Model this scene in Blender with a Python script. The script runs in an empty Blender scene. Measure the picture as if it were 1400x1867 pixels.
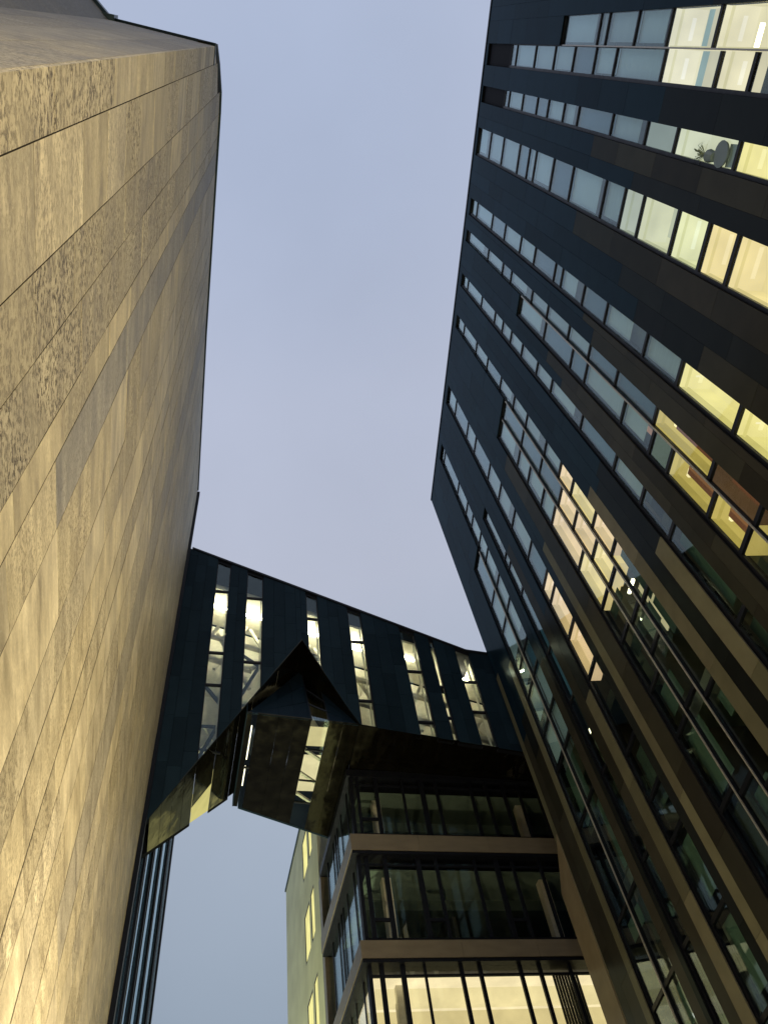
import bpy, bmesh, math, random
from mathutils import Vector, Matrix
random.seed(7)
scn = bpy.context.scene
COL = scn.collection

# ---------------------------------------------------------------- camera
W0, H0, FP = 1400.0, 1867.0, 1402.0
CX, CY = 700.0, 933.5
ZEN = (500.0, 71.0)                       # where the verticals meet in the photograph
up = Vector((ZEN[0]-CX, ZEN[1]-CY, FP)).normalized()      # image x right, y down, z forward
hd = (Vector((0, 0, 1)) - up*up.z).normalized()
rt = hd.cross(up) if hd.cross(up).x > 0 else -hd.cross(up)
def c2w(v): return Vector((v.dot(rt), v.dot(hd), v.dot(up)))
cx_, cy_, cz_ = c2w(Vector((1, 0, 0))), c2w(Vector((0, -1, 0))), c2w(Vector((0, 0, -1)))
cam = bpy.data.cameras.new('camera'); co = bpy.data.objects.new('camera', cam); COL.objects.link(co)
co.matrix_world = Matrix(((cx_.x, cy_.x, cz_.x, 0), (cx_.y, cy_.y, cz_.y, 0), (cx_.z, cy_.z, cz_.z, 1.6), (0, 0, 0, 1)))
cam.sensor_fit = 'VERTICAL'; cam.sensor_height = 24.0; cam.lens = 24.0*FP/H0
cam.clip_start = 0.05; cam.clip_end = 3000
scn.camera = co

# ---------------------------------------------------------------- world: even overcast dusk
w = bpy.data.worlds.new('World'); scn.world = w; w.use_nodes = True
nt = w.node_tree; nt.nodes.clear()
N = nt.nodes.new; Lk = nt.links.new
out = N('ShaderNodeOutputWorld'); bg = N('ShaderNodeBackground')
tc = N('ShaderNodeTexCoord'); sep = N('ShaderNodeSeparateXYZ'); ramp = N('ShaderNodeValToRGB')
Lk(tc.outputs['Generated'], sep.inputs[0]); Lk(sep.outputs['Z'], ramp.inputs[0])
e = ramp.color_ramp.elements
e[0].position = 0.0; e[0].color = (.150, .19, .27, 1)
e[1].position = 1.0; e[1].color = (.395, .458, .615, 1)
for p, c in ((.40, (.240, .292, .372)), (.62, (.340, .392, .485)), (.80, (.436, .466, .575)), (.92, (.432, .472, .600))):
    q = e.new(p); q.color = (*c, 1)
nz = N('ShaderNodeTexNoise'); nz.inputs['Scale'].default_value = 2.2; nz.inputs['Detail'].default_value = 6
Lk(tc.outputs['Generated'], nz.inputs['Vector'])
mr = N('ShaderNodeMapRange'); mr.inputs[1].default_value = .3; mr.inputs[2].default_value = .7
mr.inputs[3].default_value = .94; mr.inputs[4].default_value = 1.06
Lk(nz.outputs['Fac'], mr.inputs[0])
sc = N('ShaderNodeVectorMath'); sc.operation = 'SCALE'
Lk(ramp.outputs[0], sc.inputs[0]); Lk(mr.outputs[0], sc.inputs['Scale'])
sky = N('ShaderNodeTexSky'); sky.sky_type = 'NISHITA'; sky.sun_disc = False
sky.sun_elevation = math.radians(1.5); sky.sun_rotation = math.radians(200)
add = N('ShaderNodeVectorMath'); add.operation = 'MULTIPLY_ADD'
add.inputs[1].default_value = (.06, .06, .06)
Lk(sky.outputs[0], add.inputs[0]); Lk(sc.outputs[0], add.inputs[2])
Lk(add.outputs[0], bg.inputs[0]); bg.inputs[1].default_value = 1.02
Lk(bg.outputs[0], out.inputs[0])

sl = bpy.data.lights.new('dusk_fill', 'SUN'); sl.energy = 0.12; sl.angle = math.radians(25); sl.color = (.8, .87, 1)  # weak bluish light added from one side; the sun itself has set
so = bpy.data.objects.new('dusk_fill', sl); COL.objects.link(so); so.rotation_euler = (math.radians(50), 0, math.radians(-30))

scn.view_settings.view_transform = 'Standard'; scn.view_settings.look = 'None'
scn.view_settings.exposure = 0; scn.view_settings.gamma = 1
scn.render.engine = 'CYCLES'

# ---------------------------------------------------------------- frames
AF = math.radians(22.7)                  # most walls: local x = F (across), y = G (along the passage)
KT = 0.905                               # tower measures -> metres
TROT = math.radians(-74.7)
tcor = (3.126*KT, 26.21*KT)
TILT = .0122                            # the facade leans a little outward towards its top
def TZ(z): return 1.6+(z-1.6)*KT*(1+TILT*.1*(42-z))
def FGw(f, g): return (f*math.cos(AF)-g*math.sin(AF), f*math.sin(AF)+g*math.cos(AF))

# ---------------------------------------------------------------- unseen lamps below the frame; the green and street beams have no fixture
def spot(name, f, g, z, tf, tg, tz, energy, col, size, blend=.8, rad=.25):
    l = bpy.data.lights.new(name, 'SPOT'); l.energy = energy; l.color = col; l.spot_size = math.radians(size)
    l.spot_blend = blend; l.shadow_soft_size = rad
    o = bpy.data.objects.new(name, l); COL.objects.link(o)
    a = Vector((*FGw(f, g), z)); b = Vector((*FGw(tf, tg), tz)); o.location = a
    o.rotation_euler = (b-a).to_track_quat('-Z', 'Y').to_euler()
    return o
WARM = (1.0, .83, .53)
FLOODS = [(4.6, -6.0, .9, -1.6, 1.5, 13, 11000, WARM, 100), (3.6, 10.5, .7, -1.3, 11.5, 10, 12000, WARM, 140)]
for a in FLOODS: spot('flood_beam', *a)
spot('green_beam', .5, 34, .8, 5.7, 35, 17, 17000, (1.0, 1.0, .62), 95)
spot('street_beam', -.9, 17, 5.0, 11, 17, 9, 1300, (1.0, .84, .52), 130)

# ---------------------------------------------------------------- materials
def mat(name, base=(.5, .5, .5), rough=.5, metal=0, spec=.5, tone=False, emit=None, es=1):
    m = bpy.data.materials.new(name); m.use_nodes = True
    p = m.node_tree.nodes['Principled BSDF']
    p.inputs['Base Color'].default_value = (*base, 1); p.inputs['Roughness'].default_value = rough
    p.inputs['Metallic'].default_value = metal; p.inputs['Specular IOR Level'].default_value = spec
    if emit: p.inputs['Emission Color'].default_value = (*emit, 1); p.inputs['Emission Strength'].default_value = es
    return m
def nodes(m): return m.node_tree.nodes, m.node_tree.links, m.node_tree.nodes['Principled BSDF']
def add_noise(m, scale, amt, base, rough=None, ramt=0, stretch=(1, 1, 1), bump=0, tone=False, bscale=None, bdist=.01):
    n, l, p = nodes(m)
    t = n.new('ShaderNodeTexCoord'); mp = n.new('ShaderNodeMapping'); mp.inputs['Scale'].default_value = stretch
    l.new(t.outputs['Object'], mp.inputs[0])
    z = n.new('ShaderNodeTexNoise'); z.inputs['Scale'].default_value = scale; z.inputs['Detail'].default_value = 6
    l.new(mp.outputs[0], z.inputs['Vector'])
    r = n.new('ShaderNodeMapRange'); r.inputs[1].default_value = .3; r.inputs[2].default_value = .7
    r.inputs[3].default_value = 1-amt; r.inputs[4].default_value = 1+amt
    l.new(z.outputs['Fac'], r.inputs[0])
    s = n.new('ShaderNodeVectorMath'); s.operation = 'SCALE'
    if tone:
        at = n.new('ShaderNodeAttribute'); at.attribute_name = 'tone'; l.new(at.outputs['Color'], s.inputs[0])
    else: s.inputs[0].default_value = base
    l.new(r.outputs[0], s.inputs['Scale']); l.new(s.outputs[0], p.inputs['Base Color'])
    if rough is not None:
        q = n.new('ShaderNodeMapRange'); q.inputs[1].default_value = .3; q.inputs[2].default_value = .7
        q.inputs[3].default_value = rough-ramt; q.inputs[4].default_value = rough+ramt
        l.new(z.outputs['Fac'], q.inputs[0]); l.new(q.outputs[0], p.inputs['Roughness'])
    if bump:
        b = n.new('ShaderNodeBump'); b.inputs['Strength'].default_value = bump; b.inputs['Distance'].default_value = bdist
        if bscale:
            z2 = n.new('ShaderNodeTexNoise'); z2.inputs['Scale'].default_value = bscale; z2.inputs['Detail'].default_value = 3
            l.new(t.outputs['Object'], z2.inputs['Vector']); l.new(z2.outputs['Fac'], b.inputs['Height'])
        else: l.new(z.outputs['Fac'], b.inputs['Height'])
        l.new(b.outputs[0], p.inputs['Normal'])
    return m
def polished(name, gl_rough, k, f0=.03, gcol=(.72, .90, 1.0), nscale=1.5, namt=.12):
    """dark polished panels: the panel's own colour under a weak clear reflection that grows towards grazing"""
    m = bpy.data.materials.new(name); m.use_nodes = True; n = m.node_tree.nodes; l = m.node_tree.links; n.clear()
    o = n.new('ShaderNodeOutputMaterial'); mx = n.new('ShaderNodeMixShader'); df = n.new('ShaderNodeBsdfDiffuse'); gl = n.new('ShaderNodeBsdfGlossy')
    gl.inputs['Roughness'].default_value = gl_rough; gl.inputs[0].default_value = (*gcol, 1)
    ge = n.new('ShaderNodeNewGeometry'); dt = n.new('ShaderNodeVectorMath'); dt.operation = 'DOT_PRODUCT'
    l.new(ge.outputs['Normal'], dt.inputs[0]); l.new(ge.outputs['Incoming'], dt.inputs[1])
    def mth(op, a, b):
        q = n.new('ShaderNodeMath'); q.operation = op
        for i, v in enumerate((a, b)):
            if isinstance(v, (int, float)): q.inputs[i].default_value = v
            elif v is not None: l.new(v, q.inputs[i])
        return q.outputs[0]
    c5 = mth('POWER', mth('SUBTRACT', 1.0, mth('ABSOLUTE', dt.outputs['Value'], None)), 5.0)
    fac = mth('ADD', mth('MULTIPLY', c5, k), f0)
    at = n.new('ShaderNodeAttribute'); at.attribute_name = 'tone'; t = n.new('ShaderNodeTexCoord')
    z = n.new('ShaderNodeTexNoise'); z.inputs['Scale'].default_value = nscale; z.inputs['Detail'].default_value = 6; l.new(t.outputs['Object'], z.inputs['Vector'])
    r = n.new('ShaderNodeMapRange'); r.inputs[1].default_value = .3; r.inputs[2].default_value = .7; r.inputs[3].default_value = 1-namt; r.inputs[4].default_value = 1+namt
    l.new(z.outputs['Fac'], r.inputs[0]); sc_ = n.new('ShaderNodeVectorMath'); sc_.operation = 'SCALE'
    l.new(at.outputs['Color'], sc_.inputs[0]); l.new(r.outputs[0], sc_.inputs['Scale']); l.new(sc_.outputs[0], df.inputs[0])
    l.new(fac, mx.inputs[0]); l.new(df.outputs[0], mx.inputs[1]); l.new(gl.outputs[0], mx.inputs[2]); l.new(mx.outputs[0], o.inputs[0])
    return m
M = {}
M['clad'] = polished('dark_stone_cladding', .22, .16, .012)
M['bclad'] = polished('blue_black_metal_cladding', .35, .10, .010)
M['soffit'] = add_noise(mat('polished_dark_soffit', metal=.9), 2, .25, (.036, .033, .022), .12, .05, bump=.55, bscale=.6, bdist=.08)
M['frame'] = add_noise(mat('black_window_metal', rough=.4, spec=.2), 8, .2, (.005, .006, .010), .45, .06)
M['black'] = mat('black_lining', (.005, .006, .009), .7, spec=.06)
M['rail'] = add_noise(mat('grey_metal_rail', rough=.35, metal=.2), 8, .15, (.34, .33, .29), .35, .08)
M['coping'] = add_noise(mat('blue_grey_zinc_coping', rough=.35, metal=.5), 5, .2, (.035, .06, .075), .38, .08)
M['band'] = add_noise(mat('brown_fascia_metal', rough=.4), 5, .12, (.155, .132, .094), .42, .08, stretch=(.3, 1, 1))
M['inner'] = add_noise(mat('office_plaster', rough=.8), 2, .2, (.10, .115, .10), tone=False)
M['ceil'] = add_noise(mat('office_ceiling', rough=.8), 3, .1, (.13, .19, .165))
M['blind'] = add_noise(mat('window_blind_cloth', rough=.8), 30, .06, None, tone=True, stretch=(.05, 1, 1))
M['cream'] = add_noise(mat('cream_painted_steel', rough=.5), 6, .08, (.76, .74, .64))
M['green'] = add_noise(mat('green_lit_render', rough=.8), .8, .12, (.60, .62, .44), bump=.3, bscale=14, bdist=.01)
M['paving'] = add_noise(mat('granite_paving', rough=.7), 12, .25, (.20, .19, .18), bump=.2)
M['leaf'] = add_noise(mat('plant_leaf', rough=.6), 10, .2, (.20, .26, .13))
M['dark'] = mat('grey_green_plastic', (.15, .21, .22), .5)

def emit_mat(name, strength, noise=.12, stretch=(1, 1, 1), scale=1.2):
    m = bpy.data.materials.new(name); m.use_nodes = True; n = m.node_tree.nodes; l = m.node_tree.links; n.clear()
    o = n.new('ShaderNodeOutputMaterial'); em = n.new('ShaderNodeEmission'); at = n.new('ShaderNodeAttribute'); at.attribute_name = 'tone'
    t = n.new('ShaderNodeTexCoord'); mp = n.new('ShaderNodeMapping'); mp.inputs['Scale'].default_value = stretch
    z = n.new('ShaderNodeTexNoise'); z.inputs['Scale'].default_value = scale
    l.new(t.outputs['Object'], mp.inputs[0]); l.new(mp.outputs[0], z.inputs['Vector'])
    r = n.new('ShaderNodeMapRange'); r.inputs[1].default_value = .3; r.inputs[2].default_value = .7
    r.inputs[3].default_value = strength*(1-noise); r.inputs[4].default_value = strength*(1+noise)
    l.new(z.outputs['Fac'], r.inputs[0]); l.new(at.outputs['Color'], em.inputs[0]); l.new(r.outputs[0], em.inputs[1])
    l.new(em.outputs[0], o.inputs[0]); return m
M['lit'] = emit_mat('lit_room_surface', 1.0)
M['lamp'] = emit_mat('lamp_tube', 1.0, 0)

def glass(name, tint, rough=.02, bump=0.0, ior=1.6):
    m = bpy.data.materials.new(name); m.use_nodes = True; n = m.node_tree.nodes; l = m.node_tree.links; n.clear()
    o = n.new('ShaderNodeOutputMaterial'); mx = n.new('ShaderNodeMixShader'); tr = n.new('ShaderNodeBsdfTransparent')
    gl = n.new('ShaderNodeBsdfGlossy')
    # Schlick reflectance of one face, the same from both sides of the pane
    ge = n.new('ShaderNodeNewGeometry'); dt = n.new('ShaderNodeVectorMath'); dt.operation = 'DOT_PRODUCT'
    l.new(ge.outputs['Normal'], dt.inputs[0]); l.new(ge.outputs['Incoming'], dt.inputs[1])
    def mth(op, a, b):
        q = n.new('ShaderNodeMath'); q.operation = op
        for i, v in enumerate((a, b)):
            if isinstance(v, (int, float)): q.inputs[i].default_value = v
            elif v is not None: l.new(v, q.inputs[i])
        return q.outputs[0]
    f0 = ((ior-1)/(ior+1))**2
    c5 = mth('POWER', mth('SUBTRACT', 1.0, mth('ABSOLUTE', dt.outputs['Value'], None)), 5.0)
    fac = mth('ADD', mth('MULTIPLY', c5, 1-f0), f0)
    tr.inputs[0].default_value = (*tint, 1); gl.inputs['Roughness'].default_value = rough
    gl.inputs[0].default_value = (.80, .96, 1.0, 1)
    l.new(fac, mx.inputs[0]); l.new(tr.outputs[0], mx.inputs[1]); l.new(gl.outputs[0], mx.inputs[2]); l.new(mx.outputs[0], o.inputs[0])
    if bump:
        t = n.new('ShaderNodeTexCoord'); z = n.new('ShaderNodeTexNoise'); z.inputs['Scale'].default_value = .7; z.inputs['Detail'].default_value = 1
        b = n.new('ShaderNodeBump'); b.inputs['Strength'].default_value = bump; b.inputs['Distance'].default_value = .02
        l.new(t.outputs['Object'], z.inputs['Vector']); l.new(z.outputs['Fac'], b.inputs['Height'])
        l.new(b.outputs[0], gl.inputs['Normal'])
    return m
M['glass'] = glass('window_glass', (.97, .97, .94), .02, .2, 1.5)
M['bglass'] = glass('bridge_glass', (.95, .97, .94), .02, .15, 1.5)

def travertine():
    m = mat('travertine', rough=.5, spec=.45); n, l, p = nodes(m)
    at = n.new('ShaderNodeAttribute'); at.attribute_name = 'tone'; sp = n.new('ShaderNodeSeparateColor'); l.new(at.outputs['Color'], sp.inputs[0])
    t = n.new('ShaderNodeTexCoord')
    # bedding runs along the wall: stretched noise, shifted from slab to slab
    off = n.new('ShaderNodeVectorMath'); off.operation = 'SCALE'; off.inputs['Scale'].default_value = 37.0
    l.new(at.outputs['Color'], off.inputs[0])
    ad = n.new('ShaderNodeVectorMath'); l.new(t.outputs['Object'], ad.inputs[0]); l.new(off.outputs[0], ad.inputs[1])
    def noise(scale, st, det=6, dist=0, rough=.55):
        mp = n.new('ShaderNodeMapping'); mp.inputs['Scale'].default_value = st; l.new(ad.outputs[0], mp.inputs[0])
        z = n.new('ShaderNodeTexNoise'); z.inputs['Scale'].default_value = scale; z.inputs['Detail'].default_value = det
        z.inputs['Distortion'].default_value = dist; z.inputs['Roughness'].default_value = rough
        l.new(mp.outputs[0], z.inputs['Vector']); return z
    def rng(src, a, b, c, d):
        r = n.new('ShaderNodeMapRange'); r.inputs[1].default_value = a; r.inputs[2].default_value = b
        r.inputs[3].default_value = c; r.inputs[4].default_value = d; l.new(src, r.inputs[0]); return r.outputs[0]
    def math_(op, a, b):
        q = n.new('ShaderNodeMath'); q.operation = op
        for i, v in enumerate((a, b)):
            if isinstance(v, (int, float)): q.inputs[i].default_value = v
            else: l.new(v, q.inputs[i])
        return q.outputs[0]
    bed = noise(3.4, (1, .30, 1.5), 9, .2, .68)
    blotch = noise(1.6, (1, .5, 1.0), 6, 1.2)
    pit = noise(30, (1, .60, 1.0), 6, .15, .72)
    fine = noise(60, (1, .5, 1), 3)
    cr = n.new('ShaderNodeValToRGB'); l.new(bed.outputs['Fac'], cr.inputs[0])
    e = cr.color_ramp.elements
    e[0].position = .30; e[0].color = (.23, .195, .125, 1); e[1].position = .70; e[1].color = (.60, .54, .38, 1)
    q = e.new(.45); q.color = (.40, .35, .235, 1); q = e.new(.56); q.color = (.48, .425, .29, 1)
    # pits: where the pitted amount of the slab is high
    pm = math_('MULTIPLY', rng(pit.outputs['Fac'], .49, .585, 0, 1), rng(blotch.outputs['Fac'], .36, .56, .30, 1))
    pm = math_('MULTIPLY', pm, sp.outputs[1])
    br = math_('MULTIPLY', rng(fine.outputs['Fac'], .3, .7, .9, 1.1), rng(blotch.outputs['Fac'], .3, .7, .78, 1.18))
    br = math_('MULTIPLY', br, sp.outputs[0])
    s = n.new('ShaderNodeVectorMath'); s.operation = 'SCALE'; l.new(cr.outputs[0], s.inputs[0]); l.new(br, s.inputs['Scale'])
    mx = n.new('ShaderNodeMix'); mx.data_type = 'RGBA'; l.new(pm, mx.inputs[0]); l.new(s.outputs[0], mx.inputs[6])
    mx.inputs[7].default_value = (.070, .054, .030, 1)
    gy = n.new('ShaderNodeHueSaturation'); l.new(mx.outputs[2], gy.inputs['Color'])
    l.new(sp.outputs[2], gy.inputs['Saturation']); l.new(gy.outputs[0], p.inputs['Base Color'])
    l.new(rng(bed.outputs['Fac'], .3, .7, .46, .62), p.inputs['Roughness'])
    b = n.new('ShaderNodeBump'); b.inputs['Strength'].default_value = .45; b.inputs['Distance'].default_value = .012
    h = math_('SUBTRACT', math_('MULTIPLY', fine.outputs['Fac'], .5), math_('MULTIPLY', pm, 2.2)); l.new(h, b.inputs['Height']); l.new(b.outputs[0], p.inputs['Normal'])
    return m
M['trav'] = travertine()

# ---------------------------------------------------------------- mesh builder
class MB:
    def __init__(s): s.v = []; s.f = []; s.t = []
    def poly(s, pts, tone=(1, 1, 1)):
        i = len(s.v); s.v += [tuple(p) for p in pts]; s.f.append(list(range(i, i+len(pts)))); s.t.append(tone)
    def hexa(s, b, t, tone=(1, 1, 1)):          # two matching rings of points -> closed prism
        n = len(b); i = len(s.v); s.v += [tuple(p) for p in b]+[tuple(p) for p in t]
        s.f.append([i+k for k in reversed(range(n))]); s.f.append([i+n+k for k in range(n)])
        for k in range(n): s.f.append([i+k, i+(k+1) % n, i+n+(k+1) % n, i+n+k])
        s.t += [tone]*(n+2)
    def box(s, x0, x1, y0, y1, z0, z1, tone=(1, 1, 1)):
        s.hexa([(x0, y0, z0), (x1, y0, z0), (x1, y1, z0), (x0, y1, z0)], [(x0, y0, z1), (x1, y0, z1), (x1, y1, z1), (x0, y1, z1)], tone)
    def bar(s, a, b, r, tone=(1, 1, 1), n=4):
        a = Vector(a); b = Vector(b); d = (b-a).normalized(); u = d.orthogonal().normalized()
        if n == 4:
            u = d.cross(Vector((0, 1, 0)));  u = u.normalized() if u.length > .1 else d.orthogonal().normalized()
        v = d.cross(u)
        ring = lambda c: [c+(u*math.cos(q)+v*math.sin(q))*r for q in [math.pi/4+2*math.pi*k/n for k in range(n)]]
        s.hexa(ring(a), ring(b), tone)
    def build(s, name, m, parent=None, org=(0, 0, 0), fix=True):
        me = bpy.data.meshes.new(name)
        me.from_pydata([(x-org[0], y-org[1], z-org[2]) for x, y, z in s.v], [], s.f)
        me.materials.append(m)
        a = me.color_attributes.new('tone', 'FLOAT_COLOR', 'CORNER')
        buf = []
        for p in me.polygons: buf += list((*s.t[p.index], 1.0))*p.loop_total
        a.data.foreach_set('color', buf)
        me.update()
        o = bpy.data.objects.new(name, me); COL.objects.link(o)
        if parent: o.parent = parent
        return o
def tag(o, label=None, cat=None, group=None, kind=None):
    if label: o['label'] = label
    if cat: o['category'] = cat
    if group: o['group'] = group
    if kind: o['kind'] = kind
    return o
def rootFG(name, f, g, label, cat, group=None):
    o = bpy.data.objects.new(name, None); COL.objects.link(o); o.location = (*FGw(f, g), 0); o.rotation_euler = (0, 0, AF)
    tag(o, label, cat, group); return o, (f, g, 0)
rnd = random.uniform

# ================================================================ ground
gm = MB(); gm.box(-600, 600, -600, 600, -.3, 0)
ground = gm.build('pavement', M['paving']); tag(ground, kind='structure')

# ================================================================ left: stone building
R, O = rootFG('stone_building', -1.3, .41, 'tall pale travertine building with slanting roofline, warmly lit from below, on the left', 'building')
WF = -1.3
def lroof(g):
    P = [(.41, 22.6), (.79, 24.15), (1.54, 26.2), (2.12, 26.75), (10.02, 30.5), (20.75, 37.3)]
    for (a, za), (b, zb) in zip(P, P[1:]):
        if g <= b: return za+(zb-za)*(g-a)/(b-a)
    return P[-1][1]
cols = [.41, .79, 1.54, 2.12, 2.76, 3.13, 3.78, 4.75, 5.47, 6.35, 6.95, 7.75, 8.87, 10.02, 10.9, 11.8, 12.9, 13.7, 14.9, 15.8, 16.9, 17.8, 18.9, 19.8, 20.75]
mb = MB()
for i, (a, b) in enumerate(zip(cols, cols[1:])):
    grey = 3.1 < a < 3.2 or abs(a-8.87) < .05
    rows = [];
    z = {.41: .9, .79: .15, 1.54: .15}.get(a, rnd(-.6, .3))
    if abs(a-.41) < .01: z = 7.2-1.4*5
    if abs(a-.79) < .01: z = 7.57-1.25*6
    if abs(a-1.54) < .01: z = 7.55-1.1*6
    if abs(a-3.78) < .01: z = 5.8-1.4*4
    base = rnd(.95, 1.06)
    while z < lroof(b)+1:
        h = rnd(.95, 1.5) if a > .5 else rnd(.9, 1.3)
        z0, z1 = max(z, 0), z+h
        tone = (base*(rnd(.80, 1.16) if a < 4 else rnd(.90, 1.09)), min(1, max(.12, rnd(-.2, 1.25))), rnd(.88, 1.06))
        if i == 0 and z < 9: tone = (1.05, .95, 1)
        if a < 2.7 and a > 1.5 and z < 14: tone = (rnd(.85, 1.0), 1.0, rnd(.9, 1))
        if a > 2.8: tone = (tone[0]*1.06, tone[1]*.6, tone[2])
        if grey and z > 6.8: tone = (rnd(.62, .70) if a < 5 else rnd(.80, .84), .35, .45 if a < 5 else .75)
        if abs(a-3.78) < .01 and z < 6.5: tone = (1.18, 0.0, .95)
        za0, za1 = min(z1, lroof(a)-.02), min(z1, lroof(b)-.02)
        if z1 > z0 and za0 > z0+.03 and za1 > z0+.03:
            dx = rnd(0, .004); jw = .006 if a < 2.5 else .009 if a < 5 else .016; g0, g1 = a+(.002 if i == 0 else jw), b-jw
            mb.hexa([(WF-.07, g0, z0+.007), (WF+dx, g0, z0+.007), (WF+dx, g1, z0+.007), (WF-.07, g1, z0+.007)],
                    [(WF-.07, g0, za0-.003), (WF+dx, g0, za0-.003), (WF+dx, g1, za1-.003), (WF-.07, g1, za1-.003)], tone)
        z += h
mb.build('stone_wall', M['trav'], R, O)
mb = MB()
for a, b in zip(cols, cols[1:]):
    g0, g1 = (a+.01 if a < .5 else a), b
    mb.hexa([(WF-.069, g0, .01), (WF-.0012, g0, .01), (WF-.0012, g1, .01), (WF-.069, g1, .01)], [(WF-.069, g0, lroof(a)-.08), (WF-.0012, g0, lroof(a)-.08), (WF-.0012, g1, lroof(b)-.08), (WF-.069, g1, lroof(b)-.08)], (.05, 0, .8))
mb.build('joint_seal', mat('dark_joint_seal', (.022, .017, .011), .9, spec=.1), R, O)
# end wall facing the square (+ set-back return wall, its shade put into the tone)
mb = MB()
fs = [-1.3, -1.95, -2.6, -3.3, -4.0]
def eroof(f): return 22.6+(-1.3-f)*.85
for a, b in zip(fs, fs[1:]):
    z = rnd(-.6, 0)
    while z < 26:
        h = rnd(1.8, 3.2); z0 = max(z, 0); t = (rnd(.55, .75), rnd(.2, .8), rnd(.7, .9))
        ta, tb = min(z+h, eroof(a)-.02), min(z+h, eroof(b)-.02)
        if ta > z0+.05 and tb > z0+.05:
            xa = a-.004 if a < -1.31 else a-.045
            mb.hexa([(xa, .41, z0+.004), (b+.004, .41, z0+.004), (b+.004, .45, z0+.004), (xa, .45, z0+.004)],
                    [(xa, .41, ta), (b+.004, .41, tb), (b+.004, .45, tb), (xa, .45, ta)], t)
        z += h
mb.build('end_wall', M['trav'], R, O)
mb = MB()
r3 = math.radians(-150.8+22.7); d3 = (math.sin(r3), math.cos(r3)) # direction of the third wall in (f,g)
ex, ey = -4.0, .41
qx, qy = ex+d3[0]*9, ey+d3[1]*9
mb.hexa([(ex, ey, 0), (qx, qy, 0), (qx-.1, qy+.1, 0), (ex-.1, ey+.1, 0)], [(ex, ey, 24.8), (qx, qy, 27.8), (qx-.1, qy+.1, 27.8), (ex-.1, ey+.1, 24.8)], (.33, .6, .7))
mb.build('return_wall', M['trav'], R, O)
# core + roof
mb = MB()
ring = [(WF-.08, .46), (-4.0, .46), (qx-.12, qy+.12), (-16, -4), (-16, 20.7), (WF-.08, 20.7)]
mb.hexa([(x, y, 0) for x, y in ring[:1]+ring[5:]+ring[4:5]+ring[1:2]], [(WF-.08, .46, 22.4), (WF-.08, 20.7, 37.1), (-16, 20.7, 37.1), (-4.0, .46, 24.5)])
mb.hexa([(-4.1, .5, 0), (-16, 20, 0), (-16, -4, 0), (qx-.12, qy+.12, 0)], [(-4.1, .5, 24.5), (-16, 20, 37), (-16, -4, 27), (qx-.12, qy+.12, 27.5)])
mb.build('core_wall', M['black'], R, O)
# zinc coping along the roof edges
mb = MB()
P = [.41, .79, 1.54, 2.12, 10.02, 20.75]
for a, b in zip(P, P[1:]):
    za, zb = lroof(a), lroof(b); x0, x1 = WF-.4, WF+.055
    a_ = a-.05 if a < .5 else a
    mb.hexa([(x0, a_, za-.05), (x1, a_, za-.05), (x1, b, zb-.05), (x0, b, zb-.05)], [(x0, a_, za+.09), (x1, a_, za+.09), (x1, b, zb+.09), (x0, b, zb+.09)])
y0, y1 = .35, .8
mb.hexa([(WF+.02, y0, 22.5), (-4.0, y0, eroof(-4.0)-.05), (-4.0, y1, eroof(-4.0)-.05), (WF+.02, y1, 22.5)], [(WF+.02, y0, 22.68), (-4.0, y0, eroof(-4)+.12), (-4.0, y1, eroof(-4)+.12), (WF+.02, y1, 22.68)])
mb.hexa([(ex+.06, ey-.05, 24.7), (qx+.05, qy-.08, 27.7), (qx-.4, qy+.3, 27.7), (ex-.4, ey+.3, 24.7)], [(ex+.06, ey-.05, 24.95), (qx+.05, qy-.08, 27.95), (qx-.4, qy+.3, 27.95), (ex-.4, ey+.3, 24.95)])
mb.box(-4.16, -3.86, .28, .5, 24.6, 25.15)
mb.build('roof_coping', M['coping'], R, O)
mb = MB(); mb.box(WF-.4, WF+.13, 20.76, 20.98, 0, 37.2); mb.build('corner_trim', M['frame'], R, O)

# ================================================================ dark finned building behind the bridge
P1, P2 = (-1.12, 21.3), (-.42, 36.0)
R, O = rootFG('finned_building', *P1, 'narrow dark facade of vertical metal fins below the bridge, beside the stone wall', 'building')
dv = Vector((P2[0]-P1[0], P2[1]-P1[1])); LN = dv.length; dv.normalize(); nv = Vector((dv.y, -dv.x))
pt = lambda a, o, z: (P1[0]+dv.x*a+nv.x*o, P1[1]+dv.y*a+nv.y*o, z)
def obox(mb, a0, a1, o0, o1, z0, z1, tone=(1, 1, 1)):
    mb.hexa([pt(a0, o0, z0), pt(a1, o0, z0), pt(a1, o1, z0), pt(a0, o1, z0)], [pt(a0, o0, z1), pt(a1, o0, z1), pt(a1, o1, z1), pt(a0, o1, z1)], tone)
mb = MB(); obox(mb, 0, LN, -8, -.25, 0, 29); mb.build('core_wall', M['black'], R, O)
mb = MB(); obox(mb, .02, LN-.02, -.18, -.15, .3, 28.8); mb.build('glazing', M['glass'], R, O)
FIN = [0, 1.6, 1.95, 4.2, 4.7, 7.6, 8.0, 11.4, 11.9, 14.4, 14.6]
for a in FIN:
    mb = MB(); obox(mb, a, a+.17, -.15, -.07, 0, 29); mb.build('fin', M['frame'], R, O)

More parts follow.
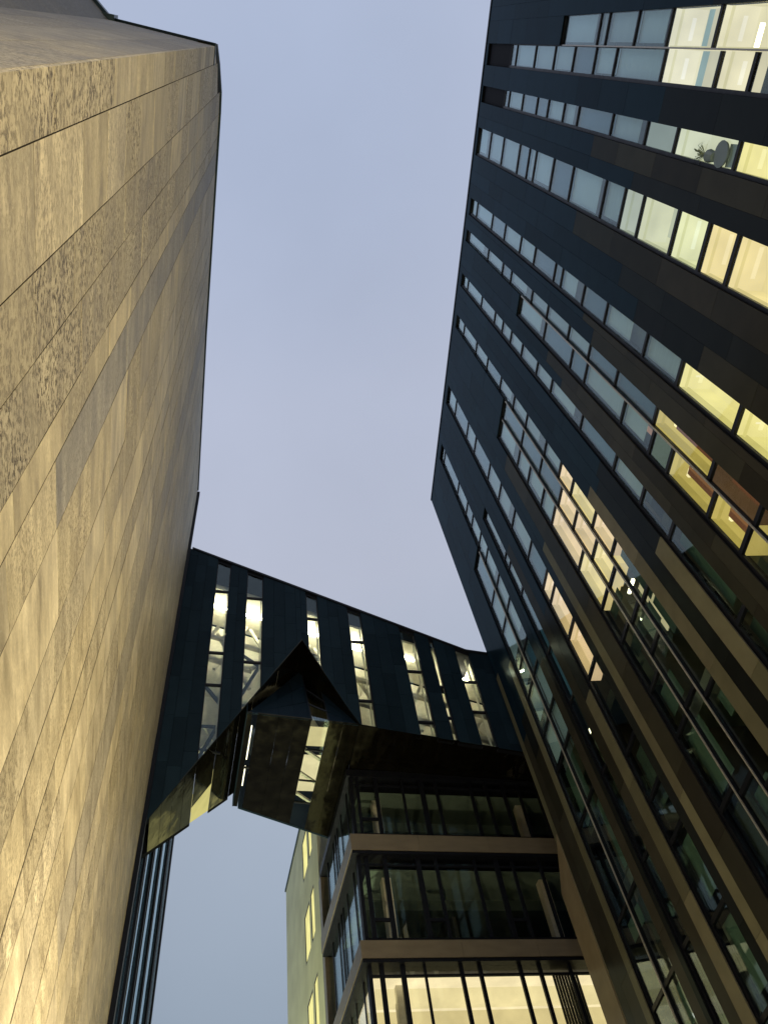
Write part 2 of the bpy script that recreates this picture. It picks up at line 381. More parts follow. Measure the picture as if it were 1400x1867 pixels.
# ================================================================ green rendered building far behind
R, O = rootFG('rendered_building', 5.8, 29.9, 'distant pale green rendered building with glowing tall windows, seen under the bridge', 'building')
GF = 5.8; GW = [(31.4, 32.3), (32.65, 34.05)]; GZ = [(4.9, 7.1), (8.65, 10.8), (12.5, 14.6), (16.3, 18.45), (20.1, 22.25), (24.0, 26.1)]
mb = MB()
gs = [30.05, 31.4, 32.3, 32.65, 34.05, 39.8]
for a, b in zip(gs, gs[1:]):
    if (a, b) in GW:
        z = 0
        for z0, z1 in GZ: mb.box(GF, GF+.3, a, b, z, z0); z = z1
        mb.box(GF, GF+.3, a, b, z, 27.3)
    else: mb.box(GF, GF+.3, a, b, 0, 27.3)
mb.box(GF+.3, 13, 39.5, 39.8, 0, 27.3); mb.box(GF+.3, 13, 30.05, 30.3, 0, 27.3); mb.box(GF+.3, 13, 30.3, 39.5, 27.0, 27.3)
mb.box(12.8, 13, 30.3, 39.5, 0, 27)
mb.build('wall', M['green'], R, O)
mb = MB(); mb.box(GF-.06, GF+.4, 30.05, 39.88, 27.3, 27.42); mb.build('roof_coping', M['coping'], R, O)
for a, b in GW:
    for z0, z1 in GZ:
        mb = MB()
        for q in ((a, a+.05, z0, z1), (b-.05, b, z0, z1), (a+.05, b-.05, z0, z0+.05), (a+.05, b-.05, z1-.05, z1)): mb.box(GF+.0, GF+.06, *q)
        fr = mb.build('window', M['frame'], R, O)
        mb = MB(); mb.box(GF+.03, GF+.045, a+.05, b-.05, z0+.05, z1-.05, (.92, .86, .34)); mb.build('pane', M['lit'], fr)
        fr.children[0].location = (-O[0], -O[1], 0)
mb = MB()
for z0, z1 in GZ:
    mb.poly([(GF+1.4, 31, z0-.5), (GF+1.4, 34.6, z0-.5), (GF+1.4, 34.6, z1+.4), (GF+1.4, 31, z1+.4)], (.95, .87, .36))
    mb.poly([(GF+.31, 31, z1+.4), (GF+.31, 34.6, z1+.4), (GF+1.4, 34.6, z1+.4), (GF+1.4, 31, z1+.4)], (1.0, .95, .48))
mb.build('lit_room', M['lit'], R, O)

# ================================================================ glass office building (centre)
R, O = rootFG('glass_office', 5.64, 23.1, 'dark glass office block with two brown fascia bands, its lowest visible storey brightly lit', 'building')
G0, F0, F1, G1 = 23.1, 5.64, 16.0, 29.5
ZB = [(-.4+3.72*k+3.6, -.4+3.72*k+4.2) for k in range(0, 4)]
BANDS = [(3.1, 3.6), (6.85, 7.35), (10.6, 11.15), (14.38, 14.92), (18.08, 18.7)]
mb = MB()
for i, (z0, z1) in enumerate(BANDS):
    xs = [F0, 8.1, 10.7, 13.3, F1] if i % 2 == 0 else [F0, 8.9, 11.45, 13.9, F1]
    for a, b in zip(xs, xs[1:]): mb.box(a+(0 if a == F0 else .006), b, G0, G0+.5, z0, z1)
    ys = [G0+.506, 25.3, 27.5, G1]
    for a, b in zip(ys, ys[1:]): mb.box(F0, F0+.5, a, b-.006, z0, z1)
    mb.build('fascia_band', M['band'], R, O); mb = MB()
mb = MB()
for z0, z1 in BANDS: mb.box(F0+.5, F1, G0+.5, G1, z0+.05, z1-.05); 
for z0, z1 in BANDS: mb.box(F0+.03, F1, G0+.03, G0+.6, z0-.12, z0); mb.box(F0+.03, F0+.6, G0+.6, G1, z0-.12, z0); mb.box(F0+.18, F1, G0+.18, G0+.4, z1, z1+.08)
mb.box(F0+.1, F1, G0+.1, G1, 21.30, 21.6)
mb.build('floor_slab', M['frame'], R, O)
# structure, rooms
mb = MB()
for x in (6.95, 12.9): mb.box(x, x+.32, G0+1.3, G0+1.62, 0, 21.3)
mb.build('column', M['cream'], R, O)
mb = MB()
mb.box(F0+.6, F1, G1-.5, G1-.3, 0, 21.3); mb.box(F1-.3, F1, G0+.6, G1-.5, 0, 21.3)
mb.box(9.9, 10.05, G0+3, G1-.5, 15, 21.3)
mb.build('inner_wall', M['inner'], R, O)
mb = MB()
for z in (18.0, 21.27): mb.box(F0+.7, F1-.4, G0+.9, G1-.6, z-.10, z-.06)
for z in (18.0, 21.27): mb.box(F0+.7, F1-.4, G0+2.6, G0+3.1, z-.5, z-.1)
mb.build('ceiling', M['ceil'], R, O)
mb = MB()
for (z0, z1) in ((11.2, 14.24),):
    mb.poly([(F0+.5, G0+.9, z1), (F1-.4, G0+.9, z1), (F1-.4, G1-.6, z1), (F0+.5, G1-.6, z1)], (1.1, .93, .56))
    mb.poly([(F0+.5, G1-.7, z0), (F1-.4, G1-.7, z0), (F1-.4, G1-.7, z1), (F0+.5, G1-.7, z1)], (.92, .86, .42))
    mb.poly([(F1-.4, G0+.9, z0), (F1-.4, G1-.7, z0), (F1-.4, G1-.7, z1), (F1-.4, G0+.9, z1)], (.9, .8, .4))
    mb.box(F0+.7, F1-.5, G0+1.5, G0+1.9, z1-.42, z1-.01, (.95, .80, .42))
    mb.box(F0+.7, F1-.5, G0+2.9, G0+3.05, z1-.5, z1-.01, (.80, .66, .32))
mb.build('lit_room', M['lit'], R, O)
for x in (7.4, 9.3, 11.2):
    mb = MB(); mb.box(x, x+.12, G0+3.3, G0+5.3, 14.12, 14.18, (3.5, 3.4, 3.0)); mb.build('ceiling_lamp', M['lamp'], R, O)
# glazing with mullions
GL = G0+.28
def glaz(z0, z1, ms, trans, tz):
    mb = MB(); mb.box(F0+.30, F1, GL, GL+.02, z0, z1); mb.build('glazing', M['glass'], R, O)
    mb = MB(); mb.box(F0+.28, F0+.30, GL+.03, G1, z0, z1); mb.build('glazing', M['glass'], R, O)
    for m_, wd in ms:
        mb = MB(); mb.box(m_, m_+wd, GL-.10, GL-.004, z0, z1); mb.build('mullion', M['frame'], R, O)
    mb = MB()
    for a, b in trans: mb.box(a, b, GL-.08, GL-.004, tz-.05, tz+.05)
    for a, b in ((F0+.3, F1),): mb.box(a, b, GL-.07, GL-.004, z1-.34, z1-.28); mb.box(a, b, GL-.12, GL-.004, z0, z0+.08)
    mb.build('transom', M['frame'], R, O)
    mb = MB(); mb.box(F0+.20, F0+.32, GL-.10, GL+.06, z0, z1); mb.build('corner_post', M['frame'], R, O)
    y = GL+.3; k = 0
    while y < G1-.2:
        wd = (.08, .14, .08)[k % 3]
        mb = MB(); mb.box(F0+.25, F0+.277, y, y+wd, z0, z1); mb.build('mullion', M['frame'], R, O)
        y += (.55, 1.25, .85, .4)[k % 4]; k += 1
glaz(18.78, 21.3, [(6.10, .10), (6.80, .13), (7.86, .08), (8.58, .18), (9.2, .10), (10.6, .11), (11.25, .10), (11.95, .12), (12.6, .1), (13.4, .1)], [(6.2, 6.8)], 19.5)
glaz(15.0, 17.96, [(6.10, .14), (6.75, .15), (7.92, .17), (8.6, .11), (10.02, .10), (10.8, .17), (11.45, .10), (12.5, .1), (13.4, .1)], [(6.24, 6.75), (8.09, 8.6), (10.97, 11.45)], 15.71)
glaz(11.23, 14.26, [(6.2, .14), (6.86, .15), (7.6, .07), (8.75, .12), (9.36, .12), (10.7, .12), (11.36, .12), (12.4, .1), (13.4, .1)], [], 12)
glaz(7.43, 10.48, [(6.2, .14), (6.86, .15), (8.75, .12), (10.7, .12), (12.4, .1)], [], 8)
glaz(.1, 6.7, [(6.2, .14), (8.75, .12), (10.7, .12), (12.4, .1)], [], 3)
# curtain of the lit room
mb = MB()
for k in range(18):
    x = 12.0+k*.05; mb.box(x, x+.04, G0+.62+.05*(k % 2), G0+.68+.05*(k % 2), 11.3, 14.2, ((.05, .05, .035) if k % 3 else (.02, .02, .015)))
mb.build('curtain', M['blind'], R, O)
# brown pier at the back of the side wall
mb = MB(); mb.box(F0+.12, F0+.6, G1+.02, G1+.5, 0, 21.4); mb.build('pier', M['band'], R, O)

# ================================================================ footbridge
R, O = rootFG('footbridge', -1.1, 21, 'dark folded metal footbridge with narrow lit window strips between stone building and tower', 'bridge')
BG = 21.0
def bt(f): return 32.33-.479*(f+1.08) if f < 11.06 else 26.5-.1*(f-11.06)
def bb(f):
    if f < 3.88: return 26.35-1.77*(3.88-f)
    if f < 5.88: return 26.35-2.285*(f-3.88)
    return 21.78-.15*(f-5.88)
STR = [(.13, .75), (1.50, 2.23), (4.13, 4.65), (5.96, 6.56), (8.2, 8.87), (9.45, 9.66), (10.55, 11.17)]
edges = [-1.28]+[x for ab in STR for x in ab]+[16.0]
# cladding columns
mb = MB()
def column_clad(mb, a, b, g, top, bot, th=.05):
    for (p, q) in ((a, 3.88), (3.88, b)) if a < 3.88 < b else ((a, b),):
        z = bot(p) if bot(p) < bot(q) else bot(q)
        z0 = math.floor(z/1.5)*1.5+rnd(-.5, 0)
        while z0 < max(top(p), top(q)):
            h = rnd(1.3, 2.6)
            la, lb = max(z0, bot(p)+.02), max(z0, bot(q)+.02); ua, ub = min(z0+h-.012, top(p)-.12), min(z0+h-.012, top(q)-.12)
            if ua > la or ub > lb:
                ua = max(ua, la+.001); ub = max(ub, lb+.001)
                s = rnd(.8, 1.25); t = (.0085*s, .018*s, .029*s); d = rnd(0, .006)
                mb.hexa([(p+.005, g-d, la), (q-.005, g-d, lb), (q-.005, g+th, lb), (p+.005, g+th, la)],
                        [(p+.005, g-d, ua), (q-.005, g-d, ub), (q-.005, g+th, ub), (p+.005, g+th, ua)], t)
            z0 += h
def gback(f): return 22.7+(f+1.1)/(1.95+1.1)*3.5 if f < 1.95 else 26.2
def is_strip(x): return any(a < x < b for a, b in STR)
for a, b in zip(edges, edges[1:]):
    if is_strip((a+b)/2): continue
    n = max(1, round((b-a)/.5))
    for k in range(n): column_clad(mb, a+(b-a)*k/n, a+(b-a)*(k+1)/n, BG, bt, bb)
mb.build('cladding', M['bclad'], R, O)
# backing and reveals, front and rear walls
mb = MB()
for g0, g1 in ((BG+.052, BG+.22), (26.0, 26.2)):
    for a, b in zip(edges, edges[1:]):
        if is_strip((a+b)/2): continue
        for (p, q) in ((a, 3.88), (3.88, b)) if a < 3.88 < b else ((a, 5.88), (5.88, b)) if a < 5.88 < b else ((a, b),):
            rg = (lambda f, g: min(g, gback(f)+.2)-.22) if g0 > 25 else (lambda f, g: g)
            a0, a1, c0, c1 = rg(p, g0), rg(q, g0), rg(p, g1)+(.2 if g0 > 25 else 0), rg(q, g1)+(.2 if g0 > 25 else 0)
            mb.hexa([(p, a0, bb(p)+.01), (q, a1, bb(q)+.01), (q, c1, bb(q)+.01), (p, c0, bb(p)+.01)],
                    [(p, a0, bt(p)-.13), (q, a1, bt(q)-.13), (q, c1, bt(q)-.13), (p, c0, bt(p)-.13)])
mb.build('backing_wall', M['black'], R, O)
# roof edge
mb = MB()
for p, q in ((-1.1, 11.06), (11.06, 16.0)):
    mb.hexa([(p, BG-.05, bt(p)-.12), (q, BG-.05, bt(q)-.12), (q, 26.25, bt(q)-.12), (p, 26.25, bt(p)-.12)],
            [(p, BG-.05, bt(p)), (q, BG-.05, bt(q)), (q, 26.25, bt(q)), (p, 26.25, bt(p))])
mb.build('roof', M['frame'], R, O)
# window strips
BARS = {0: (29.3, 25.3, 23.5), 1: (29.0, 24.9), 2: (27.9,), 3: (26.6, 23.15), 4: (25.0, 22.2), 5: (24.2, 22.5), 6: (24.6, 22.9)}
for i, (a, b) in enumerate(STR):
    g = BG+.1
    mb = MB()
    for x0, x1 in ((a, a+.035), (b-.035, b)):
        mb.hexa([(x0, g-.05, bb(x0)), (x1, g-.05, bb(x1)), (x1, g+.06, bb(x1)), (x0, g+.06, bb(x0))], [(x0, g-.05, bt(x0)-.15), (x1, g-.05, bt(x1)-.15), (x1, g+.06, bt(x1)-.15), (x0, g+.06, bt(x0)-.15)])
    for z in BARS[i]: mb.box(a+.035, b-.035, g-.04, g+.05, z-.05, z+.04)
    mb.hexa([(a, g-.05, bt(a)-.3), (b, g-.05, bt(b)-.3), (b, g+.05, bt(b)-.3), (a, g+.05, bt(a)-.3)], [(a, g-.05, bt(a)-.13), (b, g-.05, bt(b)-.13), (b, g+.05, bt(b)-.13), (a, g+.05, bt(a)-.13)])
    fr = mb.build('window_strip', M['frame'], R, O)
    mb = MB()
    mb.hexa([(a+.03, g, bb(a)), (b-.03, g, bb(b)), (b-.03, g+.012, bb(b)), (a+.03, g+.012, bb(a))], [(a+.03, g, bt(a)-.2), (b-.03, g, bt(b)-.2), (b-.03, g+.012, bt(b)-.2), (a+.03, g+.012, bt(a)-.2)])
    p = mb.build('pane', M['bglass'], fr); p.location = (-O[0], -O[1], 0)
# soffits: all extruded along G
def gback(f): return 22.7+(f+1.1)/(1.95+1.1)*3.5 if f < 1.95 else 26.2
mb = MB(); mg = MB(); ml = MB()
def sof(mb, a, b, zf, g0f, g1f, th=.06, tone=(1, 1, 1)):
    A = [(a, g0f(a), zf(a)), (b, g0f(b), zf(b)), (b, g1f(b), zf(b)), (a, g1f(a), zf(a))]
    mb.hexa(A, [(x, y, z+th) for x, y, z in A], tone)
front = lambda f: BG-.004
segs = [(-1.1, -.5, 0), (-.5, .13, 0), (.13, .75, 1), (.75, 1.5, 0), (1.5, 1.95, 0), (1.95, 3.88, 0)]
for a, b, gl in segs:
    n = 1 if gl else 2
    for k in range(n):
        p, q = a+(b-a)*k/n, a+(b-a)*(k+1)/n
        if gl:
            sof(mb, p+.004, q-.004, bb, front, lambda f: 23.3, .06); sof(ml, p+.004, q-.004, bb, lambda f: 23.31, gback, .02, (.62, .56, .20))  # rear part paints the window's yellow reflection as a glowing panel
        else: sof(mb, p+.004, q-.004, bb, front, gback, .06)
mb.hexa([(3.88, BG, 26.35), (5.88, BG, 21.78), (5.88, 26.2, 21.78), (3.88, 26.2, 26.35)], [(3.88, BG, 26.45), (5.88, BG, 21.9), (5.88, 26.2, 21.9), (3.88, 26.2, 26.45)])
mb.build('soffit', M['soffit'], R, O); ml.build('soffit_window_glow', M['lit'], R, O)
# lower box: leaning triangular face and flat underside
zS = lambda f: 22.12-.075*(f-1.75)
gS = lambda f: (26.2+(f-1.95)*.36 if f > 1.95 else 26.2)
mb = MB(); mg = MB(); mw = MB()
S2 = [(1.75, 1.92, 0), (1.92, 2.12, 1), (2.12, 2.9, 0), (2.9, 3.5, 0), (3.5, 4.1, 0), (4.1, 4.75, 1), (4.75, 5.3, 0), (5.3, 5.88, 0)]
for a, b, gl in S2:
    if gl: sof(mg, a, b, zS, front, gS, .02)
    else:
        g = BG; 
        while g < gS(a)-.01:
            h = rnd(1.2, 2.2); q = g+h
            if gS(a)-q < .8: q = 40; h = 40
            sof(mb, a+.004, b-.004, zS, lambda f, g=g: g+.004, lambda f, q=q: min(q, gS(f)), .05); g += h
Z21 = lambda f: 21.78-.15*(f-5.88)
for k in range(14):
    a = 5.88+k*.72; b = a+.72
    A = [(a+.004, BG, Z21(a)), (b-.004, BG, Z21(b)), (b-.004, 24.0, 21.62), (a+.004, 24.0, 21.62)]
    mb.hexa(A, [(x, y, z+.06) for x, y, z in A])
    sof(mb, a+.004, b-.004, lambda f: 21.62, lambda f: 24.004, lambda f: 28, .05)
mb.build('underside', M['soffit'], R, O); mg.build('underside_window', M['bglass'], R, O)
mb = MB()   # leaning face (triangle), split by its window
AP = Vector((4.0, 22.7, 26.3)); BL = Vector((1.75, 21.03, zS(1.75))); BRr = Vector((5.85, 21.03, zS(5.85)))
def tri_pt(f, t):                       # t: 0 bottom .. 1 at the sloping side
    base = Vector((f, 21.03, zS(f)))
    r = (f-BL.x)/(AP.x-BL.x) if f < AP.x else (BRr.x-f)/(BRr.x-AP.x)
    top = Vector((f, 21.03+(22.7-21.03)*r, zS(f)+(26.3-zS(f))*r))
    return base.lerp(top, t)
fl = [1.75, 2.3, 2.9, 3.5, 4.0, 4.1]; fr_ = [4.75, 5.3, 5.85]
for L_ in (fl, fr_):
    for a, b in zip(L_, L_[1:]):
        for k in range(3):
            s = rnd(.8, 1.2)
            P4 = [tri_pt(a+.004, k/3), tri_pt(b-.004, k/3), tri_pt(b-.004, (k+1)/3-.01), tri_pt(a+.004, (k+1)/3-.01)]
            mb.hexa([p for p in P4], [p+Vector((0, .05, 0)) for p in P4], (.0085*s, .018*s, .029*s))
mb.build('gable_face', M['bclad'], R, O)
mb = MB(); P4 = [tri_pt(4.1, 0), tri_pt(4.75, 0), tri_pt(4.75, 1), tri_pt(4.1, 1)]; mb.hexa(P4, [p+Vector((0, .015, 0)) for p in P4])
mb.build('gable_window', M['bglass'], R, O)
mb = MB()
for t in (.30, .62): mb.bar(tri_pt(4.1, t)+Vector((0, -.02, 0)), tri_pt(4.75, t)+Vector((0, -.02, 0)), .035)
mb.bar(tri_pt(4.1, 0), tri_pt(4.1, 1), .03); mb.bar(tri_pt(4.75, 0), tri_pt(4.75, 1), .03)
mb.build('gable_window_frame', M['frame'], R, O)
for g in (22.6, 24.3, 25.6): mb = MB(); mb.bar((4.1, g, zS(4.1)-.01), (4.75, g, zS(4.75)-.01), .04); mb.build('window_bar', M['frame'], R, O)
mb = MB(); mb.bar((1.92, 23.9, zS(1.92)-.01), (2.12, 23.9, zS(2.12)-.01), .05); mb.build('window_bar', M['frame'], R, O)
mb = MB()
mb.hexa([(1.72, BG, zS(1.75)-.01), (1.75, BG, zS(1.75)-.01), (1.75, 26.2, zS(1.75)-.01), (1.72, 26.2, zS(1.75)-.01)], [(1.72, BG, bb(1.75)), (1.75, BG, bb(1.75)), (1.75, 26.2, bb(1.75)), (1.72, 26.2, bb(1.75))], (.0085, .018, .029))
A = [(1.95, 26.22, zS(1.95)), (5.88, 27.6, zS(5.88)), (16, 28, 21.62), (16, 28.1, 21.62), (5.88, 27.7, zS(5.88)), (1.95, 26.32, zS(1.95))]
mb.hexa(A, [(x, y, 25.0 if x < 2 else 24) for x, y, z in A], (.0085, .018, .029))
mb.build('rear_wall', M['bclad'], R, O)
# inside: ceilings, beams, trusses, lamps
def cl(f): return 29.85-.33*(f-.4)
mb = MB()
for a, b in ((-1, 6), (6, 16)):
    mb.hexa([(a, BG+.5, cl(a)+.12), (b, BG+.5, cl(b)+.12), (b, 23.6, cl(b)+.12), (a, 23.6, cl(a)+.12)], [(a, BG+.5, cl(a)+.25), (b, BG+.5, cl(b)+.25), (b, 23.6, cl(b)+.25), (a, 23.6, cl(a)+.25)])
mb.build('ceiling', M['cream'], R, O)
mb = MB()
for a, b, za, zb, g in ((-1.0, .9, 22.5, 22.5, 23.6), (.95, 3.85, bb(1)+1.5, bb(3.85)+.2, 23.6), (3.9, 16, 24.2, 21.9, 23.6)):
    mb.hexa([(a, g, za), (b, g, zb), (b, g+.1, zb), (a, g+.1, za)], [(a, g, cl(a)), (b, g, cl(b)), (b, g+.1, cl(b)), (a, g+.1, cl(a))])
mb.build('inner_wall', M['cream'], R, O)
mb = MB()
for zo, g, r in ((-2.6, 22.0, .11), (-3.3, 22.6, .13), (-4.9, 23.0, .13), (.9, 22.0, .10), (1.4, 23.2, .12)):
    x = -1.0
    while x < 11.5:
        if cl(x+1.5)+zo > max(bb(x), bb(x+1.5), 22 if x > 5 else 0, 26.4 if x < 3.9 < x+1.5 else 0)+.4: mb.bar((x, g, cl(x)+zo), (x+1.5, g, cl(x+1.5)+zo), r)
        x += 1.5
x = -1.0; k = 0
while x < 11:
    lo, hi = cl(x)-5.2, cl(x)-2.0
    if k % 2: lo, hi = hi, lo
    lo_ = max(bb(x), bb(x+1.45), 22 if x > 5 else 0, 26.4 if x < 3.88 < x+1.45 else 0)+.35
    mb.bar((x, 22.3, max(lo, lo_)), (x+1.45, 22.3, max(hi, lo_)), .09); mb.bar((x, 23.2, max(hi+2.0, lo_)), (x+1.45, 23.2, max(lo+2.0, lo_)), .09)
    x += 1.45; k += 1
for x in (.1, .72, 2.2, 4.62, 6.53, 8.84, 11.1): mb.box(x-.05, x-.005, BG+.3, BG+.4, max(bb(x)+.3, 18.6), cl(x)-.1)
mb.bar((-.6, 22.5, 19.2), (1.3, 22.5, 23.2), .10); mb.bar((1.2, 23.1, 22.0), (-.3, 23.1, 24.2), .10)
for g in (22.9, 24.2, 25.4): mb.bar((4.05, g, 22.3), (4.85, g+.7, 22.35), .07)
mb.build('truss', M['cream'], R, O)
mb = MB()
mb.bar((-.35, 21.55, 19.0), (1.25, 21.55, 23.3), .075); mb.bar((1.2, 21.6, 22.4), (-.3, 21.6, 24.6), .075); mb.bar((-.9, 21.6, 21.9), (1.2, 21.6, 21.9), .06)
mb.bar((-.5, 21.5, 20.9), (.9, 21.5, 20.6), .05); mb.bar((1.3, 21.6, 23.0), (2.5, 21.6, 26.0), .08); mb.bar((1.4, 21.6, 25.9), (2.6, 21.6, 24.9), .07)
mb.build('cross_brace', M['frame'], R, O)
for i, (a, b) in enumerate(STR):
    m_ = (a+b)/2
    z = cl(m_)-.12+{3: -.15, 4: .2, 6: -.1}.get(i, 0)
    if i == 5: continue
    mb = MB(); mb.bar((m_-.55, 22.3, z+.17), (m_+.55, 22.3, z-.17), .05, (66, 60, 41), 6)
    mb.build('lamp_tube', M['lamp'], R, O)
mb = MB(); mb.box(1.98, 2.02, 21.9, 23.7, zS(2)+.2, zS(2)+.25, (3, 2.7, 2)); mb.build('lamp_tube', M['lamp'], R, O)
mb = MB(); mb.box(1.98, 2.02, 24.1, 25.2, zS(2)+.2, zS(2)+.25, (3, 2.7, 2)); mb.build('lamp_tube', M['lamp'], R, O)
mb = MB(); mb.poly([(4.0, 24.4, 23.3), (5.4, 24.4, 23.3), (5.4, 26.6, 23.3), (4.0, 26.6, 23.3)], (.85, .74, .42)); mb.poly([(4.0, 22.9, 23.4), (5.4, 22.9, 23.4), (5.4, 24.0, 23.4), (4.0, 24.0, 23.4)], (.7, .6, .3))
mb.poly([(.0, 23.2, bb(.0)+.5), (.9, 23.2, bb(.9)+.5), (.9, 24.2, bb(.9)+.5), (.0, 24.2, bb(0)+.5)], (.7, .62, .25))
mb.build('lit_ceiling', M['lit'], R, O)

# ================================================================ tower
TR = bpy.data.objects.new('office_tower', None); COL.objects.link(TR)
TR.rotation_euler = (TILT, 0, TROT)
TR.location = (tcor[0]+math.sin(-TROT)*TILT*38.2, tcor[1]+math.cos(-TROT)*TILT*38.2, 0)
tag(TR, 'tall dark office tower on the right with vertical window strips, some rooms glowing yellow', 'tower')
DG = .09; Q = (DG/KT)/(9.74+DG/KT)
def fs_(s): return (s-24.46*Q)/(1-Q)
def fz_(z): return 1.6+(z-1.6)/(1-Q)
X = lambda s: (24.46-(24.46-s)/.985)*KT
ZBOT = 3.0
# name, s of the L glass edge (apparent) , s of the U edge, top, crossbars
OP = [
 ('a', 25.0, 25.87, 32.0, [28.6, 27.9, 25.7, 23.6, 21.1, 18.6, 16.5]),
 ('b', 24.14, 25.0, 38.5, [37.7, 35.0, 32.6, 30.5, 28.5, 26.8, 23.5, 20.6, 19.1, 17.6, 15.5]),
 ('c', 22.62, 23.29, 38.6, [37.9, 35.8, 33.8, 32.4, 30.6, 29.1, 26.1, 23.6, 21.8, 18.8, 16.4, 14.1]),
 ('d', 20.35, 21.53, 42.4, [40.1, 37.8, 35.2, 33.8, 32.9, 30.7, 28.6, 25.6, 24.1, 22.8, 20.7, 19.1, 17.8, 15.2, 13]),
 ('e', 17.63, 18.36, 42.2, [41.0, 37.9, 35.6, 33.1, 31.1, 28.6, 27.8, 25.6, 23.6, 20.7, 18.6, 15.8, 13.2, 11]),
 ('f', 16.27, 16.84, 42.2, [41.9, 37.8, 35.1, 33.7, 30.6, 28.6, 26.2, 24.2, 21.9, 19.2, 16.1, 14.1, 11.5]),
 ('g', 15.5, 16.27, 31.9, [28.5, 25.5, 24.1, 21.0, 19.0, 17.9, 15.7, 14.2, 11.9]),
 ('h', 14.08, 14.66, 42.1, [40.9, 37.8, 35.2, 33.8, 32.4, 30.7, 28.6, 26.8, 23.6, 20.7, 18.7, 16.9, 13.5, 11.2]),
 ('i', 11.74, 12.46, 42.1, [40.5, 37.6, 35.3, 32.8, 30.6, 28.7, 26.2, 24.5, 23.2, 21.1, 19.5, 17.2, 13.6, 11]),
 ('j', 10.86, 11.74, 31.8, [28.8, 26.3, 24.0, 22.4, 20.6, 19.1, 17.4, 16.1, 14.1, 11.5]),
 ('k', 10.0, 10.86, 31.8, [28.8, 27.3, 25.5, 24.2, 21.3, 19.2, 17.6, 15.6, 14.0, 11.8]),
 ('l', 7.42, 8.38, 42.1, [40.1, 37.1, 35.3, 32.4, 30.4, 28.1, 25.7, 23.7, 22.8, 20.8, 18.8, 15.7, 14.1, 12.8, 10.7]),
 ('m', 5.68, 6.16, 31.9, [28.2, 27.5, 25.6, 22, 19.5, 16.5, 13.5, 11.1]),
 ('n', 3.72, 4.76, 42.0, [41.2, 37.3, 35.1, 33.8, 32.1, 30.7, 28.6, 26.8, 24.2, 22.8, 20.8, 19.1, 16.8, 13.5, 11.1]),
 ('o', 2.66, 3.72, 32.0, [28.8, 26.8, 24.2, 22.8, 20.8, 19.1, 16.8, 13.5, 11.1]),
]
NOFIX = {'a', 'f', 'i', 'j', 'n'}        # lower edge is a rail shared with the next strip
LIT = {}   # (strip, z) -> tone
def lit(s, z, tone): LIT[(s, z)] = tone
CREAM = (.93, .86, .58); WHITE = (.88, .84, .62); YEL = (1.0, .90, .36); YE2 = (.98, .80, .36); PEACH = (1.0, .74, .42); GOLD = (.60, .48, .13); BRN = (.085, .045, .018)
for k in (('a', 22.0, WHITE), ('a', 20.0, CREAM), ('b', 22.0, WHITE), ('b', 20.0, CREAM), ('b', 16.5, CREAM), ('a', 17.5, CREAM), ('c', 20.5, (.70, .74, .54)), ('c', 17.6, YEL), ('c', 15, YEL), ('c', 23, (.22, .27, .24)),
    ('d', 23.3, (.45, .5, .4)), ('d', 21.7, (.70, .72, .48)), ('d', 20, (.86, .88, .50)), ('d', 18.4, YE2), ('d', 16.5, YE2), ('d', 14, YE2),
    ('e', 17.2, YEL), ('e', 14.5, YEL), ('e', 12, YE2), ('f', 17.5, GOLD), ('f', 15.1, BRN), ('g', 18.4, (.05, .07, .03)), ('g', 16.8, GOLD), ('g', 15.0, GOLD),
    ('i', 23.8, PEACH), ('i', 22.1, YE2), ('i', 20.3, PEACH), ('j', 23.2, PEACH), ('j', 21.5, PEACH), ('j', 19.8, YE2), ('k', 22.8, PEACH), ('k', 20.2, YE2),
    ('l', 23.2, PEACH), ('l', 21.8, PEACH), ('l', 19.8, PEACH)): lit(*k)
HATCH = 0
# openings in metres (local x) after undoing the parallax of the recess
OPN = []
for nm, sl_, su, zt, bars in OP:
    lo = sl_ if nm in NOFIX else fs_(sl_)
    OPN.append([nm, lo, su, zt, bars])
ops_box = [(o[1], o[2], {'b': 42.8, 'c': 42.95}.get(o[0], fz_(o[3]))) for o in OPN]
ZTOP = 43.3
# ---- cladding
extra = [.37, .75, 1.3, 2.05, 5.25, 6.7, 8.75, 9.15, 12.95, 13.45, 14.66, 15.0, 17.35, 18.36, 19.0, 19.6, 22.0, 26.4, 27.2, 28.2, 30]
bp = sorted(set([round(x, 3) for a, b, z in ops_box for x in (a, b)]+extra))
TAN = {(0, .45): 30, (2.05, 2.17): 30}
def column_tone(s, z):  # tan and brown piers; sky blue above, warm reflection below put into the tone
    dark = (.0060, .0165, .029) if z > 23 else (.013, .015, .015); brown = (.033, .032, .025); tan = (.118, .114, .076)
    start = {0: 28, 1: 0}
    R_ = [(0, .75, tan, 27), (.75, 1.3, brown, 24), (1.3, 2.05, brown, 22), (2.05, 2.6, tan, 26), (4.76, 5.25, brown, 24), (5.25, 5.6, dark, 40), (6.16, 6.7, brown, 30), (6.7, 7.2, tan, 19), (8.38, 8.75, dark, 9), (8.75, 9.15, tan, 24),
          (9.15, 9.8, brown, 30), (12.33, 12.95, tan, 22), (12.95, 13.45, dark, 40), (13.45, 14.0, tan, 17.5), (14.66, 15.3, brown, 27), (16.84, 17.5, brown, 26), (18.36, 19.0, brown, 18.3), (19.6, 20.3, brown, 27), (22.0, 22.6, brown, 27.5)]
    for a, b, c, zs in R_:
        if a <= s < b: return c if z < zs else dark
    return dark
mb = MB(); bk = MB()
